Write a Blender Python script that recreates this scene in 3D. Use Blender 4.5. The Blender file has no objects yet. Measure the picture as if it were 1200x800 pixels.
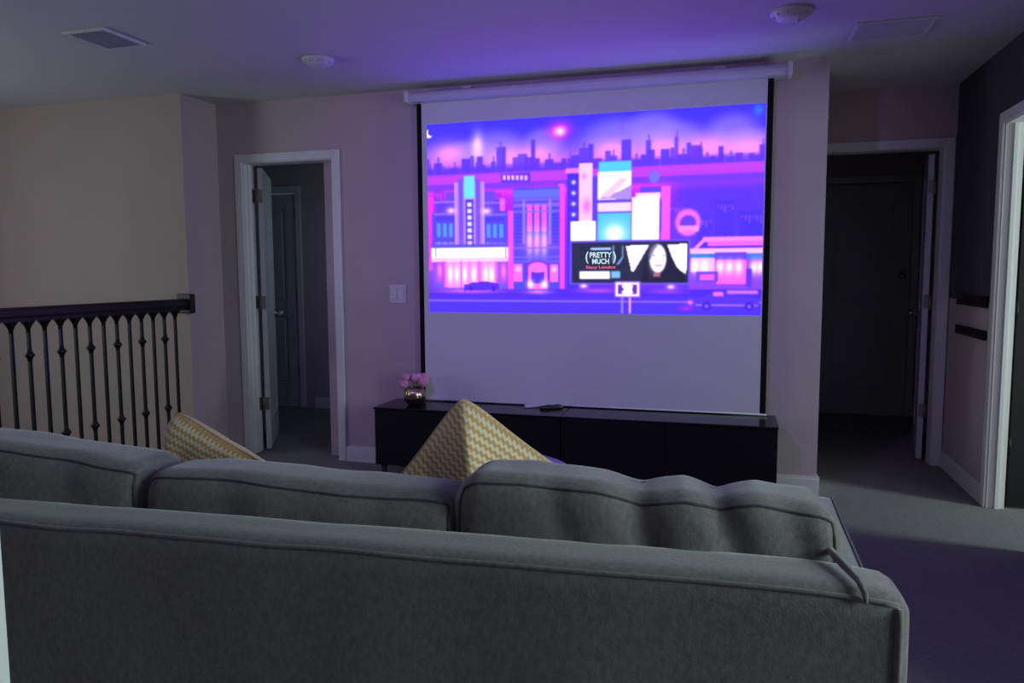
import bpy, bmesh, math, random
import numpy as np
from mathutils import Vector, Matrix, noise

C = bpy.context.scene.collection
SC = bpy.context.scene
R = math.radians
random.seed(4)

# ------------------------------------------------------------------ camera
F_PX, PITCH, ROLL, YAW, CAM_H = 884.0, 0.0919, -0.0050, 0.2851, 1.281
c_, s_ = math.cos(YAW), math.sin(YAW)
fx, fy, fz = Vector((c_, s_, 0)), Vector((-s_, c_, 0)), Vector((0, 0, 1))
fwd = fy * math.cos(PITCH) - fz * math.sin(PITCH)
upv = fz * math.cos(PITCH) + fy * math.sin(PITCH)
rt = fx * math.cos(ROLL) + upv * math.sin(ROLL)
up = -fx * math.sin(ROLL) + upv * math.cos(ROLL)
cd = bpy.data.cameras.new('camera'); cam = bpy.data.objects.new('camera', cd); C.objects.link(cam)
cd.sensor_width = 36; cd.lens = F_PX / 1200 * 36; cd.clip_start = 0.02
M3 = Matrix((rt, up, -fwd)).transposed()
cam.matrix_world = Matrix.Translation((0, 0, CAM_H)) @ M3.to_4x4()
SC.camera = cam

# ------------------------------------------------------------------ world, light, exposure
W = bpy.data.worlds.new('world'); SC.world = W; W.use_nodes = True
bg = W.node_tree.nodes['Background']
bg.inputs[0].default_value = (0.55, 0.70, 0.72, 1); bg.inputs[1].default_value = 0.15
vs = SC.view_settings
vs.view_transform = 'Standard'; vs.look = 'None'; vs.gamma = 1; vs.use_curve_mapping = False
vs.exposure = 0.0


def window_light(name, loc, rot, sx, sy, power, col):
    l = bpy.data.lights.new(name, 'AREA'); l.shape = 'RECTANGLE'; l.size = sx; l.size_y = sy
    l.energy = power; l.color = col
    o = bpy.data.objects.new(name, l); C.objects.link(o); o.location = loc; o.rotation_euler = rot
    return o


# daylight coming through the four windows of the place (area light stands in each pane)
DAY = (0.71, 0.91, 0.89)
window_light('daylight_near_room', (2.47, 0.95, 1.65), (R(90), 0, R(90)), 1.15, 1.25, 56.0, DAY)  # set back in an added room to keep it off the screen wall
window_light('daylight_side_room', (3.95, 3.45, 1.20), (R(90), 0, R(90)), 0.55, 1.2, 66.0, DAY)
window_light('daylight_stairwell', (-5.60, 2.10, 1.45), (R(90), 0, R(-90)), 1.1, 1.2, 22.0, (0.80, 0.90, 1.0))
window_light('daylight_left_room', (-2.75, 5.6, 1.5), (R(90), 0, R(90)), 0.8, 1.0, 1.1, (0.52, 0.86, 1.0))


# ------------------------------------------------------------------ materials
def mat(name, col, rough=0.6, metal=0.0, noise_amt=0.0, noise_scale=20.0, bump=0.0, bump_scale=120.0, spec=0.5,
        sheen=0.0, stretch=None, coat=0.0):
    m = bpy.data.materials.new(name); m.use_nodes = True
    nt = m.node_tree; b = nt.nodes['Principled BSDF']
    b.inputs['Base Color'].default_value = (*col, 1)
    b.inputs['Roughness'].default_value = rough; b.inputs['Metallic'].default_value = metal
    b.inputs['Specular IOR Level'].default_value = spec
    b.inputs['Sheen Weight'].default_value = sheen
    b.inputs['Coat Weight'].default_value = coat
    tc = nt.nodes.new('ShaderNodeTexCoord'); mp = nt.nodes.new('ShaderNodeMapping')
    nt.links.new(tc.outputs['Object'], mp.inputs['Vector'])
    if stretch: mp.inputs['Scale'].default_value = stretch
    if noise_amt:
        n = nt.nodes.new('ShaderNodeTexNoise'); n.inputs['Scale'].default_value = noise_scale
        n.inputs['Detail'].default_value = 5
        nt.links.new(mp.outputs[0], n.inputs['Vector'])
        r = nt.nodes.new('ShaderNodeMapRange')
        r.inputs['From Min'].default_value = 0.3; r.inputs['From Max'].default_value = 0.7
        r.inputs['To Min'].default_value = 1 - noise_amt; r.inputs['To Max'].default_value = 1 + noise_amt
        nt.links.new(n.outputs['Fac'], r.inputs['Value'])
        mx = nt.nodes.new('ShaderNodeMix'); mx.data_type = 'RGBA'; mx.blend_type = 'MULTIPLY'
        mx.inputs['Factor'].default_value = 1; mx.inputs['A'].default_value = (*col, 1)
        nt.links.new(r.outputs[0], mx.inputs['B']); nt.links.new(mx.outputs['Result'], b.inputs['Base Color'])
    if bump:
        n2 = nt.nodes.new('ShaderNodeTexNoise'); n2.inputs['Scale'].default_value = bump_scale; n2.inputs['Detail'].default_value = 3
        nt.links.new(mp.outputs[0], n2.inputs['Vector'])
        bp = nt.nodes.new('ShaderNodeBump'); bp.inputs['Strength'].default_value = bump; bp.inputs['Distance'].default_value = 0.004
        nt.links.new(n2.outputs['Fac'], bp.inputs['Height']); nt.links.new(bp.outputs[0], b.inputs['Normal'])
    return m


M = {}
M['wall'] = mat('wall_paint', (0.57, 0.465, 0.475), 0.85, noise_amt=0.03, noise_scale=3, bump=0.12, bump_scale=160, spec=0.2)
M['beige'] = mat('beige_wall_paint', (0.50, 0.405, 0.36), 0.85, noise_amt=0.03, noise_scale=3, bump=0.12, bump_scale=160, spec=0.2)
M['ceil'] = mat('ceiling_paint', (0.66, 0.66, 0.66), 0.9, noise_amt=0.02, noise_scale=4, bump=0.15, bump_scale=110, spec=0.1)
M['darkwall'] = mat('charcoal_wall', (0.085, 0.08, 0.10), 0.8, noise_amt=0.05, noise_scale=3, spec=0.2)
M['trim'] = mat('white_trim_paint', (0.78, 0.78, 0.77), 0.45, noise_amt=0.02, noise_scale=6)
M['doorp'] = mat('white_door_paint', (0.60, 0.60, 0.60), 0.5, noise_amt=0.02, noise_scale=6)
M['carpet'] = mat('grey_carpet', (0.17, 0.155, 0.155), 0.95, noise_amt=0.16, noise_scale=70, bump=0.5, bump_scale=260, spec=0.1, sheen=0.2)
M['fabric'] = mat('grey_chenille', (0.172, 0.162, 0.162), 0.9, noise_amt=0.20, noise_scale=110, bump=0.25, bump_scale=420, spec=0.12,
                  sheen=0.5, stretch=(1, 1, 0.6))
M['piping'] = mat('dark_piping', (0.075, 0.078, 0.08), 0.9, noise_amt=0.2, noise_scale=90, spec=0.1, sheen=0.2)
M['black'] = mat('black_satin_lacquer', (0.008, 0.008, 0.009), 0.35, noise_amt=0.1, noise_scale=8, spec=0.4)
M['blacktop'] = mat('black_glass_top', (0.010, 0.010, 0.012), 0.2, noise_amt=0.1, noise_scale=8, spec=0.28)
M['iron'] = mat('black_iron', (0.012, 0.011, 0.012), 0.5, noise_amt=0.2, noise_scale=60, spec=0.3)
M['espresso'] = mat('espresso_wood', (0.020, 0.013, 0.012), 0.4, noise_amt=0.35, noise_scale=14, stretch=(1, 0.12, 1), spec=0.4)
M['bronze'] = mat('aged_nickel_hinge', (0.30, 0.27, 0.22), 0.5, metal=0.9, noise_amt=0.1)
M['nickel'] = mat('satin_nickel', (0.55, 0.52, 0.46), 0.35, metal=1.0, noise_amt=0.05)
M['gold'] = mat('gold_metal', (0.50, 0.38, 0.27), 0.2, metal=1.0, noise_amt=0.08, noise_scale=30)
M['petal'] = mat('pink_petal', (0.80, 0.38, 0.50), 0.7, noise_amt=0.25, noise_scale=40, sheen=0.2)
M['stem'] = mat('green_stem', (0.05, 0.12, 0.04), 0.6, noise_amt=0.2)
M['plastic'] = mat('white_plastic', (0.72, 0.72, 0.72), 0.4, noise_amt=0.02)
M['blkplastic'] = mat('black_plastic', (0.015, 0.015, 0.017), 0.4, noise_amt=0.05)
M['lacquer'] = mat('picture_tinted_lacquer', (0.34, 0.20, 0.62), 0.28, noise_amt=0.02, coat=0.3)  # violet light of the screen picture is put into this base colour
M['screen'] = mat('matte_screen_fabric', (0.73, 0.73, 0.75), 0.9, noise_amt=0.01, noise_scale=5, spec=0.05)
M['blkfabric'] = mat('black_screen_border', (0.006, 0.006, 0.007), 0.8, noise_amt=0.05, spec=0.2)
M['case'] = mat('screen_case_white', (0.62, 0.62, 0.64), 0.4, noise_amt=0.02)
M['glass'] = mat('window_glass', (0.75, 0.85, 0.85), 0.1, noise_amt=0.01)
M['wood'] = mat('pale_wood', (0.35, 0.24, 0.15), 0.5, noise_amt=0.2, noise_scale=12, stretch=(1, 0.2, 1))


def houndstooth():
    m = bpy.data.materials.new('yellow_cream_weave'); m.use_nodes = True
    nt = m.node_tree; b = nt.nodes['Principled BSDF']; b.inputs['Roughness'].default_value = 0.95
    b.inputs['Specular IOR Level'].default_value = 0.1; b.inputs['Sheen Weight'].default_value = 0.3
    uv = nt.nodes.new('ShaderNodeUVMap'); sep = nt.nodes.new('ShaderNodeSeparateXYZ')
    nt.links.new(uv.outputs[0], sep.inputs[0])

    def math_(op, a, b2=None):
        n = nt.nodes.new('ShaderNodeMath'); n.operation = op
        for i, v in enumerate((a, b2)):
            if v is None: continue
            if isinstance(v, (int, float)): n.inputs[i].default_value = v
            else: nt.links.new(v, n.inputs[i])
        return n.outputs[0]
    nz = nt.nodes.new('ShaderNodeTexNoise'); nz.inputs['Scale'].default_value = 9.0; nt.links.new(uv.outputs[0], nz.inputs['Vector'])
    wob = math_('MULTIPLY', math_('SUBTRACT', nz.outputs['Fac'], 0.5), 0.9)
    N = 27.0 * 2 * math.pi
    x = math_('ADD', math_('MULTIPLY', sep.outputs[0], N), wob); y = math_('ADD', math_('MULTIPLY', sep.outputs[1], N), wob)
    # rows of pale knitted blobs, every row shifted by half a blob
    row = math_('SINE', math_('ADD', y, math_('MULTIPLY', math_('SINE', x), 0.40)))
    blob = math_('MULTIPLY', math_('SINE', math_('ADD', x, math_('MULTIPLY', y, 1.0))), 0.62)
    sr = nt.nodes.new('ShaderNodeMapRange'); sr.interpolation_type = 'SMOOTHSTEP'
    sr.inputs['From Min'].default_value = -0.35; sr.inputs['From Max'].default_value = 0.30
    nt.links.new(math_('ADD', row, blob), sr.inputs['Value']); fac = sr.outputs[0]
    mx = nt.nodes.new('ShaderNodeMix'); mx.data_type = 'RGBA'
    mx.inputs['A'].default_value = (0.72, 0.44, 0.16, 1); mx.inputs['B'].default_value = (0.95, 0.81, 0.61, 1)
    nt.links.new(fac, mx.inputs['Factor']); nt.links.new(mx.outputs['Result'], b.inputs['Base Color'])
    tc = nt.nodes.new('ShaderNodeTexNoise'); tc.inputs['Scale'].default_value = 160
    h = math_('ADD', math_('MULTIPLY', fac, 0.8), tc.outputs['Fac'])
    bp = nt.nodes.new('ShaderNodeBump'); bp.inputs['Strength'].default_value = 0.5; bp.inputs['Distance'].default_value = 0.003
    nt.links.new(h, bp.inputs['Height']); nt.links.new(bp.outputs[0], b.inputs['Normal'])
    return m


M['weave'] = houndstooth()

# ------------------------------------------------------------------ builders
ORIGIN = {}


class MB:
    def __init__(s): s.v = []; s.f = []; s.smooth = []

    def add(s, vs_, fs_, sm=False):
        o = len(s.v); s.v += [tuple(p) for p in vs_]
        for f in fs_: s.f.append([i + o for i in f]); s.smooth.append(sm)
        return s

    def box(s, x0, x1, y0, y1, z0, z1, bev=0.0, seg=2):
        bm = bmesh.new(); bmesh.ops.create_cube(bm, size=1)
        for v in bm.verts:
            v.co = Vector(((x0 + x1) / 2 + v.co.x * (x1 - x0), (y0 + y1) / 2 + v.co.y * (y1 - y0), (z0 + z1) / 2 + v.co.z * (z1 - z0)))
        if bev: bmesh.ops.bevel(bm, geom=bm.edges[:], offset=bev, segments=seg, affect='EDGES', profile=0.5)
        bm.verts.index_update()
        s.add([v.co for v in bm.verts], [[v.index for v in f.verts] for f in bm.faces], bev > 0 and seg > 2)
        bm.free(); return s

    def lathe(s, prof, center=(0, 0, 0), n=32, ribs=0, ribamp=0):
        vs_, fs_ = [], []; cx, cy, cz = center
        for (r, z) in prof:
            for i in range(n):
                a = 2 * math.pi * i / n; rr = r * (1 + ribamp * math.cos(ribs * a))
                vs_.append((cx + rr * math.cos(a), cy + rr * math.sin(a), cz + z))
        for j in range(len(prof) - 1):
            for i in range(n):
                fs_.append([j * n + i, j * n + (i + 1) % n, (j + 1) * n + (i + 1) % n, (j + 1) * n + i])
        fs_.append(list(range(n))[::-1]); fs_.append([(len(prof) - 1) * n + i for i in range(n)])
        s.add(vs_, fs_, True); return s

    def tube(s, pts, r, n=8):
        pts = [Vector(p) for p in pts]; vs_, fs_ = [], []
        rs = r if isinstance(r, (list, tuple)) else [r] * len(pts)
        prev = None
        for i, p in enumerate(pts):
            t = (pts[min(i + 1, len(pts) - 1)] - pts[max(i - 1, 0)]).normalized()
            if prev is None:
                a = t.orthogonal().normalized()
            else:
                a = (prev - t * prev.dot(t)).normalized()
            prev = a; b = t.cross(a)
            for k in range(n):
                th = 2 * math.pi * k / n
                vs_.append(p + (a * math.cos(th) + b * math.sin(th)) * rs[i])
        for i in range(len(pts) - 1):
            for k in range(n):
                fs_.append([i * n + k, i * n + (k + 1) % n, (i + 1) * n + (k + 1) % n, (i + 1) * n + k])
        fs_.append(list(range(n))[::-1]); fs_.append([(len(pts) - 1) * n + k for k in range(n)])
        s.add(vs_, fs_, True); return s

    def build(s, name, m, parent=None, world=True, recentre=True):
        v = [Vector(p) for p in s.v]
        par = ORIGIN.get(parent.name, Vector()) if parent else Vector()
        base = par if (parent and world) else Vector()
        lo = Vector([min(p[i] for p in v) for i in range(3)]); hi = Vector([max(p[i] for p in v) for i in range(3)])
        c = (lo + hi) / 2 if recentre else Vector()
        if parent is None and recentre: c.z = lo.z
        me = bpy.data.meshes.new(name); me.from_pydata([p - c for p in v], [], s.f); me.update()
        for p, sm in zip(me.polygons, s.smooth): p.use_smooth = sm
        me.materials.append(M[m] if isinstance(m, str) else m)
        o = bpy.data.objects.new(name, me); C.objects.link(o); o.location = c - base
        if parent: o.parent = parent
        ORIGIN[o.name] = c if world else c
        return o


def tag(o, label=None, cat=None, group=None, kind=None):
    if label: o['label'] = label
    if cat: o['category'] = cat
    if group: o['group'] = group
    if kind: o['kind'] = kind
    return o


def empty(name, loc, rz=0.0, **kw):
    o = bpy.data.objects.new(name, None); C.objects.link(o); o.location = loc; o.rotation_euler = (0, 0, rz)
    o.empty_display_size = 0.1
    ORIGIN[o.name] = Vector(loc)
    return tag(o, **kw)


def box(name, x0, x1, y0, y1, z0, z1, m, parent=None, bev=0.0, seg=2, **kw):
    return tag(MB().box(x0, x1, y0, y1, z0, z1, bev, seg).build(name, m, parent), **kw)


def copy_child(o, parent, loc):
    c = o.copy(); C.objects.link(c); c.parent = parent; c.location = loc
    return c


# ------------------------------------------------------------------ room shell
H = 2.44
ST = dict(kind='structure')


def wall_x(name, x0, x1, y0, y1, m='wall', holes=(), z0=0.0, z1=H):
    """wall parallel to the X axis; holes = (xa, xb, za, zb)"""
    mb = MB(); xs = x0
    for (xa, xb, za, zb) in sorted(holes):
        if xa > xs: mb.box(xs, xa, y0, y1, z0, z1)
        if za > z0: mb.box(xa, xb, y0, y1, z0, za)
        if zb < z1: mb.box(xa, xb, y0, y1, zb, z1)
        xs = xb
    mb.box(xs, x1, y0, y1, z0, z1)
    return tag(mb.build(name, m), **ST)


def wall_y(name, x0, x1, y0, y1, m='wall', holes=(), z0=0.0, z1=H):
    mb = MB(); ys = y0
    for (ya, yb, za, zb) in sorted(holes):
        if ya > ys: mb.box(x0, x1, ys, ya, z0, z1)
        if za > z0: mb.box(x0, x1, ya, yb, z0, za)
        if zb < z1: mb.box(x0, x1, ya, yb, zb, z1)
        ys = yb
    mb.box(x0, x1, ys, y1, z0, z1)
    return tag(mb.build(name, m), **ST)


D = 4.55          # main wall
XR = 1.335        # right wall
XS = -3.46        # stairwell edge
D1 = 4.20         # stairwell end wall
# floor: L around the stairwell opening, one slab
mb = MB()
mb.box(XS, 4.1, -1.45, 7.6, -0.25, 0.0)
mb.box(-5.3, XS, D1, 7.6, -0.25, 0.0)
tag(mb.build('floor', 'carpet'), **ST)
box('ceiling', -5.74, 4.1, -1.45, 7.7, H, H + 0.12, 'ceil', **ST)

DL0, DL1, DH = -3.255, -2.575, 2.03       # left door clear opening (jamb to jamb)
wall_x('wall_main', XS - 0.0, 0.48, D, D + 0.115, holes=[(DL0 - 0.02, DL1 + 0.02, 0, DH + 0.02)])
wall_y('wall_pier', XS - 0.12, XS, D1 + 0.115, D + 0.115)
box('trim_3', XS - 0.001, XS, D1, D1 + 0.115, 0, H, 'wall', **ST)
wall_x('wall_stairwell_end', -5.62, XS - 0.001, D1, D1 + 0.115, m='beige', z0=-2.7)
wall_y('wall_stairwell_side', -5.74, -5.62, -1.45, D1 + 0.115, z0=-2.7, holes=[(1.5, 2.7, 0.8, 2.1)])
box('floor_lower', -5.62, XS, -1.45, D1, -2.8, -2.7, 'carpet', **ST)
wall_y('wall_stairwell_inner', XS, XS + 0.10, -1.45, D1, z0=-2.7, z1=-0.25)
# hallway to the right of the screen
wall_y('wall_hall_left', 0.365, 0.48, D + 0.115, 5.45)
HD0, HD1 = 0.565, 1.265
wall_x('wall_hall_end', 0.365, XR + 0.085, 5.45, 5.565, holes=[(HD0 - 0.02, HD1 + 0.02, 0, DH + 0.04)])
# right wall: white lower part, charcoal upper part, doorway into side room
RD0, RD1 = 3.83, 4.535
wall_y('wall_right', XR, XR + 0.085, 3.70, 5.45, m='darkwall', holes=[(RD0 - 0.02, RD1 + 0.02, 1.10, DH + 0.02)], z0=1.10)
wall_y('wall_right_lower', XR, XR + 0.085, 3.70, 5.45, holes=[(RD0 - 0.02, RD1 + 0.02, 0, 1.10)], z1=1.10)
wall_y('wall_right_near', XR, XR + 0.085, -1.35, 3.70, holes=[(0.38, 1.82, 0, 2.05)])
# rooms beyond the doors
wall_x('wall_left_room_end', -5.2, -2.4, 6.30, 6.415, holes=[(-4.66, -3.94, 0, DH + 0.02)])
wall_y('wall_left_room_left', -5.2, -5.09, 4.32, 6.30)
wall_y('wall_left_room_right', -2.70, -2.59, D + 0.115, 6.30, holes=[(5.2, 6.0, 1.0, 2.0)])
wall_x('wall_left_room_front', -5.09, XS - 0.12, D1 + 0.115, D1 + 0.2)
wall_x('wall_hall_room_end', -0.6, 2.4, 7.25, 7.36)
wall_y('wall_hall_room_left', -0.71, -0.6, 5.565, 7.36)
wall_y('wall_hall_room_right', 2.4, 2.51, 5.565, 7.36)
wall_x('wall_hall_room_front', -0.6, 0.365, 5.45, 5.565)
wall_x('wall_hall_room_front_right', XR + 0.085, 2.51, 5.45, 5.565)
wall_y('wall_side_room_far', 4.0, 4.1, 2.3, 5.45, holes=[(3.17, 3.73, 0.60, 1.80)])
wall_x('wall_side_room_left', XR + 0.085, 4.0, 5.34, 5.45)
wall_x('wall_side_room_near', XR + 0.085, 4.0, 2.3, 2.4)
# space the photograph was taken from, and an added unseen room that shapes the daylight
wall_y('wall_near_room_far', 2.5, 2.6, -1.35, 2.3, holes=[(0.35, 1.55, 1.0, 2.3)])
wall_x('wall_back', -5.74, 2.6, -1.45, -1.35, z0=-2.7)
wall_x('wall_entry', -1.55, -0.615, 0.355, 0.47, z1=1.085)
box('trim_1', -0.615, -0.597, 0.345, 0.48, 0, 1.085, 'trim', bev=0.003, **ST)
box('trim_2', -1.57, -0.600, 0.335, 0.476, 1.085, 1.11, 'trim', bev=0.004, **ST)


def window(n, c, axis, w, h, face):
    """simple white framed window filling its hole; c = centre"""
    root = empty('window_%d' % n, c, kind='structure')
    for (a0, a1, z0, z1, nm) in ((-w / 2, w / 2, h / 2 - 0.05, h / 2, 'head'), (-w / 2, w / 2, -h / 2, -h / 2 + 0.05, 'sill'),
                                 (-w / 2, -w / 2 + 0.05, -h / 2 + 0.05, h / 2 - 0.05, 'stile'), (w / 2 - 0.05, w / 2, -h / 2 + 0.05, h / 2 - 0.05, 'stile')):
        if axis == 'x': box('window_' + nm, c[0] + a0, c[0] + a1, c[1] - 0.03, c[1] + 0.03, c[2] + z0, c[2] + z1, 'trim', root)
        else: box('window_' + nm, c[0] - 0.03, c[0] + 0.03, c[1] + a0, c[1] + a1, c[2] + z0, c[2] + z1, 'trim', root)
    if axis == 'x': box('pane', c[0] - w / 2 + 0.05, c[0] + w / 2 - 0.05, c[1] - 0.005, c[1] + 0.005, c[2] - h / 2 + 0.05, c[2] + h / 2 - 0.05, 'glass', root)
    else: box('pane', c[0] - 0.005, c[0] + 0.005, c[1] - w / 2 + 0.05, c[1] + w / 2 - 0.05, c[2] - h / 2 + 0.05, c[2] + h / 2 - 0.05, 'glass', root)


window(1, (2.56, 0.95, 1.65), 'y', 1.2, 1.3, 1)
window(2, (4.05, 3.45, 1.20), 'y', 0.56, 1.2, -1)
window(3, (-5.68, 2.10, 1.45), 'y', 1.2, 1.3, 1)
window(4, (-2.645, 5.6, 1.5), 'y', 0.8, 1.0, -1)

# baseboards
BB = 0.105


def bb_x(name, x0, x1, y, sgn=-1):
    y0, y1 = sorted((y, y + sgn * 0.014))
    mb = MB().box(x0, x1, y0, y1, 0, BB - 0.015)
    ya, yb = sorted((y, y + sgn * 0.009)); mb.box(x0, x1, ya, yb, BB - 0.015, BB)
    tag(mb.build(name, 'trim'), **ST)


def bb_y(name, y0, y1, x, sgn=-1):
    xa, xb = sorted((x, x + sgn * 0.014))
    mb = MB().box(xa, xb, y0, y1, 0, BB - 0.015)
    xa, xb = sorted((x, x + sgn * 0.009)); mb.box(xa, xb, y0, y1, BB - 0.015, BB)
    tag(mb.build(name, 'trim'), **ST)


bb_x('baseboard_main', -2.51, 0.494, D)
bb_y('baseboard_hall_left', D, 5.45, 0.48, 1)
bb_y('baseboard_right_far', 4.61, 5.436, XR)
bb_y('baseboard_right_near', 1.88, 3.755, XR)
bb_y('baseboard_pier', D1 + 0.002, 4.53, XS, 1)
bb_x('baseboard_left_room', -3.80, -2.72, 6.30)
bb_x('baseboard_hall_room', -0.6, 2.4, 7.25)


# ------------------------------------------------------------------ doors
def casing_x(root, xa, xb, y, sgn, top, w=0.062):
    """stepped casing around an opening in a wall parallel to X, on the face y"""
    def strip(name, x0, x1, z0, z1):
        y0, y1 = sorted((y, y + sgn * 0.016))
        box(name, x0, x1, y0, y1, z0, z1, 'trim', root, bev=0.004)
    strip('casing', xa - w, xa - 0.005, 0, top + w); strip('casing', xb + 0.005, xb + w, 0, top + w)
    strip('casing_head', xa - 0.005, xb + 0.005, top + 0.005, top + w)


def jamb_x(root, xa, xb, y0, y1, top):
    box('jamb', xa - 0.02, xa, y0, y1, 0, top, 'trim', root); box('jamb', xb, xb + 0.02, y0, y1, 0, top, 'trim', root)
    box('jamb_head', xa - 0.02, xb + 0.02, y0, y1, top, top + 0.02, 'trim', root)


def panel_leaf(w, h, t, name='door_leaf'):
    """two panel door: local x 0..w from the hinge, y 0..t, z 0..h; recessed panels on both faces"""
    mb = MB(); st = 0.11; rails = [(0, 0.20), (0.86, 0.98), (h - 0.12, h)]
    mb.box(0, st, 0, t, 0, h); mb.box(w - st, w, 0, t, 0, h)
    for a, b in rails: mb.box(st, w - st, 0, t, a, b)
    for a, b in ((0.20, 0.86), (0.98, h - 0.12)):
        mb.box(st, w - st, 0.010, t - 0.010, a, b)
        mb.box(st + 0.035, w - st - 0.035, 0.003, t - 0.003, a + 0.035, b - 0.035, 0.006, 1)
    return mb


def knob_mesh():
    return MB().lathe([(0.0005, 0), (0.030, 0.001), (0.030, 0.006), (0.012, 0.010), (0.011, 0.030), (0.022, 0.038), (0.027, 0.050), (0.024, 0.062), (0.0005, 0.066)], n=20)


def leaf_object(root, hinge, ang, w, h, t, mirror=False, knob_z=0.95, hinge_zs=(0.33, 1.06, 1.81), hinge_mat='bronze', leaf_mat='doorp'):
    """leaf as a part of the door; the hinge line at `hinge`, swung to angle ang (0 = along +X)"""
    mb = panel_leaf(w, h, t)
    if mirror: mb.v = [(p[0], -p[1], p[2]) for p in mb.v]; mb.f = [f[::-1] for f in mb.f]
    lf = mb.build('door_leaf', leaf_mat, root, world=False, recentre=False)
    lf.location = Vector(hinge) - ORIGIN[root.name]; lf.rotation_euler = (0, 0, ang)
    s = -1 if mirror else 1
    for side in (0, 1):
        k = knob_mesh().build('door_knob', 'nickel', lf, world=False, recentre=False)
        k.location = (w - 0.065, s * (t if side else 0), knob_z)
        k.rotation_euler = (R(-90) if (side == 1) == (s == 1) else R(90), 0, 0)
    for z in hinge_zs:
        hb = MB().box(-0.004, 0.004, -0.045 * s if s > 0 else 0.0, t * 1.0 if s > 0 else 0.045, z - 0.045, z + 0.045)
        hb = MB(); y0, y1 = sorted((-0.002 * s, s * (t * 0.86)))
        hb.box(-0.003, 0.002, y0, y1, z - 0.046, z + 0.046)
        hb.tube([(-0.006, -0.007 * s, z - 0.048), (-0.006, -0.007 * s, z + 0.048)], 0.0085, 10)
        hb.build('hinge', hinge_mat, lf, world=False)
    return lf


# door_1 : left door standing open into the teal-lit room
d1 = empty('door_1', ((DL0 + DL1) / 2, D + 0.05, 0), kind='structure')
casing_x(d1, DL0, DL1, D, -1, DH); jamb_x(d1, DL0, DL1, D, D + 0.115, DH)
for x0, x1 in ((DL0, DL0 + 0.012), (DL1 - 0.012, DL1)): box('door_stop', x0, x1, D + 0.035, D + 0.07, 0, DH, 'trim', d1)
leaf_object(d1, (DL0 + 0.022, D + 0.125, 0.012), R(119), 0.67, 2.005, 0.035, mirror=True)
# hinge leaves screwed to the jamb
for z in (0.345, 1.075, 1.82):
    box('hinge_plate', DL0, DL0 + 0.004, D + 0.075, D + 0.115, z - 0.046, z + 0.046, 'bronze', d1)

# door_2 : hall door standing ajar into a dark room
d2 = empty('door_2', ((HD0 + HD1) / 2, 5.5, 0), kind='structure')
casing_x(d2, HD0, HD1, 5.45, -1, DH + 0.02); jamb_x(d2, HD0, HD1, 5.45, 5.565, DH + 0.02)
leaf_object(d2, (HD1 - 0.022, 5.575, 0.012), R(80), 0.69, 2.02, 0.035, mirror=False)

# door_3 : doorway in the right wall, leaf swung into the side room, near black to stand for shade there
d3 = empty('door_3', (XR + 0.05, (RD0 + RD1) / 2, 0), kind='structure')
w_ = 0.062
for y0, y1 in ((RD0 - w_, RD0 - 0.005), (RD1 + 0.005, RD1 + w_)):
    box('casing', XR - 0.016, XR, y0, y1, 0, DH + w_, 'trim', d3, bev=0.004)
box('casing_head', XR - 0.016, XR, RD0 - 0.005, RD1 + 0.005, DH + 0.005, DH + w_, 'trim', d3, bev=0.004)
for y0, y1 in ((RD0 - 0.02, RD0), (RD1, RD1 + 0.02)):
    box('jamb', XR, XR + 0.085, y0, y1, 0, DH, 'trim', d3)
box('jamb_head', XR, XR + 0.085, RD0 - 0.02, RD1 + 0.02, DH, DH + 0.02, 'trim', d3)
box('door_stop', XR + 0.036, XR + 0.054, RD1 - 0.014, RD1, 0, DH, 'trim', d3)
box('door_stop', XR + 0.042, XR + 0.060, RD0, RD0 + 0.012, 0, DH, 'trim', d3)
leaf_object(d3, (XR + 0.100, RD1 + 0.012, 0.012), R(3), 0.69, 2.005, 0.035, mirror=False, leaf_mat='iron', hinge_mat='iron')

# added_opening : unseen cased opening, added to limit where the near daylight falls
d6 = empty('added_opening', (XR + 0.05, 1.10, 0), kind='structure')
for y0, y1 in ((0.38, 0.40), (1.80, 1.82)): box('jamb', XR, XR + 0.085, y0, y1, 0, 2.03, 'trim', d6)
box('jamb_head', XR, XR + 0.085, 0.38, 1.82, 2.03, 2.05, 'trim', d6)
for y0, y1 in ((0.333, 0.395), (1.805, 1.867)): box('casing', XR - 0.016, XR, y0, y1, 0, 2.097, 'trim', d6, bev=0.004)
box('casing_head', XR - 0.016, XR, 0.395, 1.805, 2.035, 2.097, 'trim', d6, bev=0.004)

# door_4 : closed door at the far end of the left room
d4 = empty('door_4', (-4.3, 6.33, 0), kind='structure')
casing_x(d4, -4.64, -3.96, 6.30, -1, DH); jamb_x(d4, -4.64, -3.96, 6.30, 6.415, DH)
lf4 = leaf_object(d4, (-3.965, 6.302, 0.012), R(180), 0.67, 2.005, 0.035, mirror=True, hinge_zs=(0.33, 1.07, 1.83))
# door_5 : closed door at the far end of the hall room
d5 = empty('door_5', (0.95, 7.24, 0), kind='structure')
casing_x(d5, 0.70, 1.46, 7.25, -1, DH)
leaf_object(d5, (0.705, 7.208, 0.012), 0, 0.75, 2.005, 0.035, mirror=False, knob_z=1.22)

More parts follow.
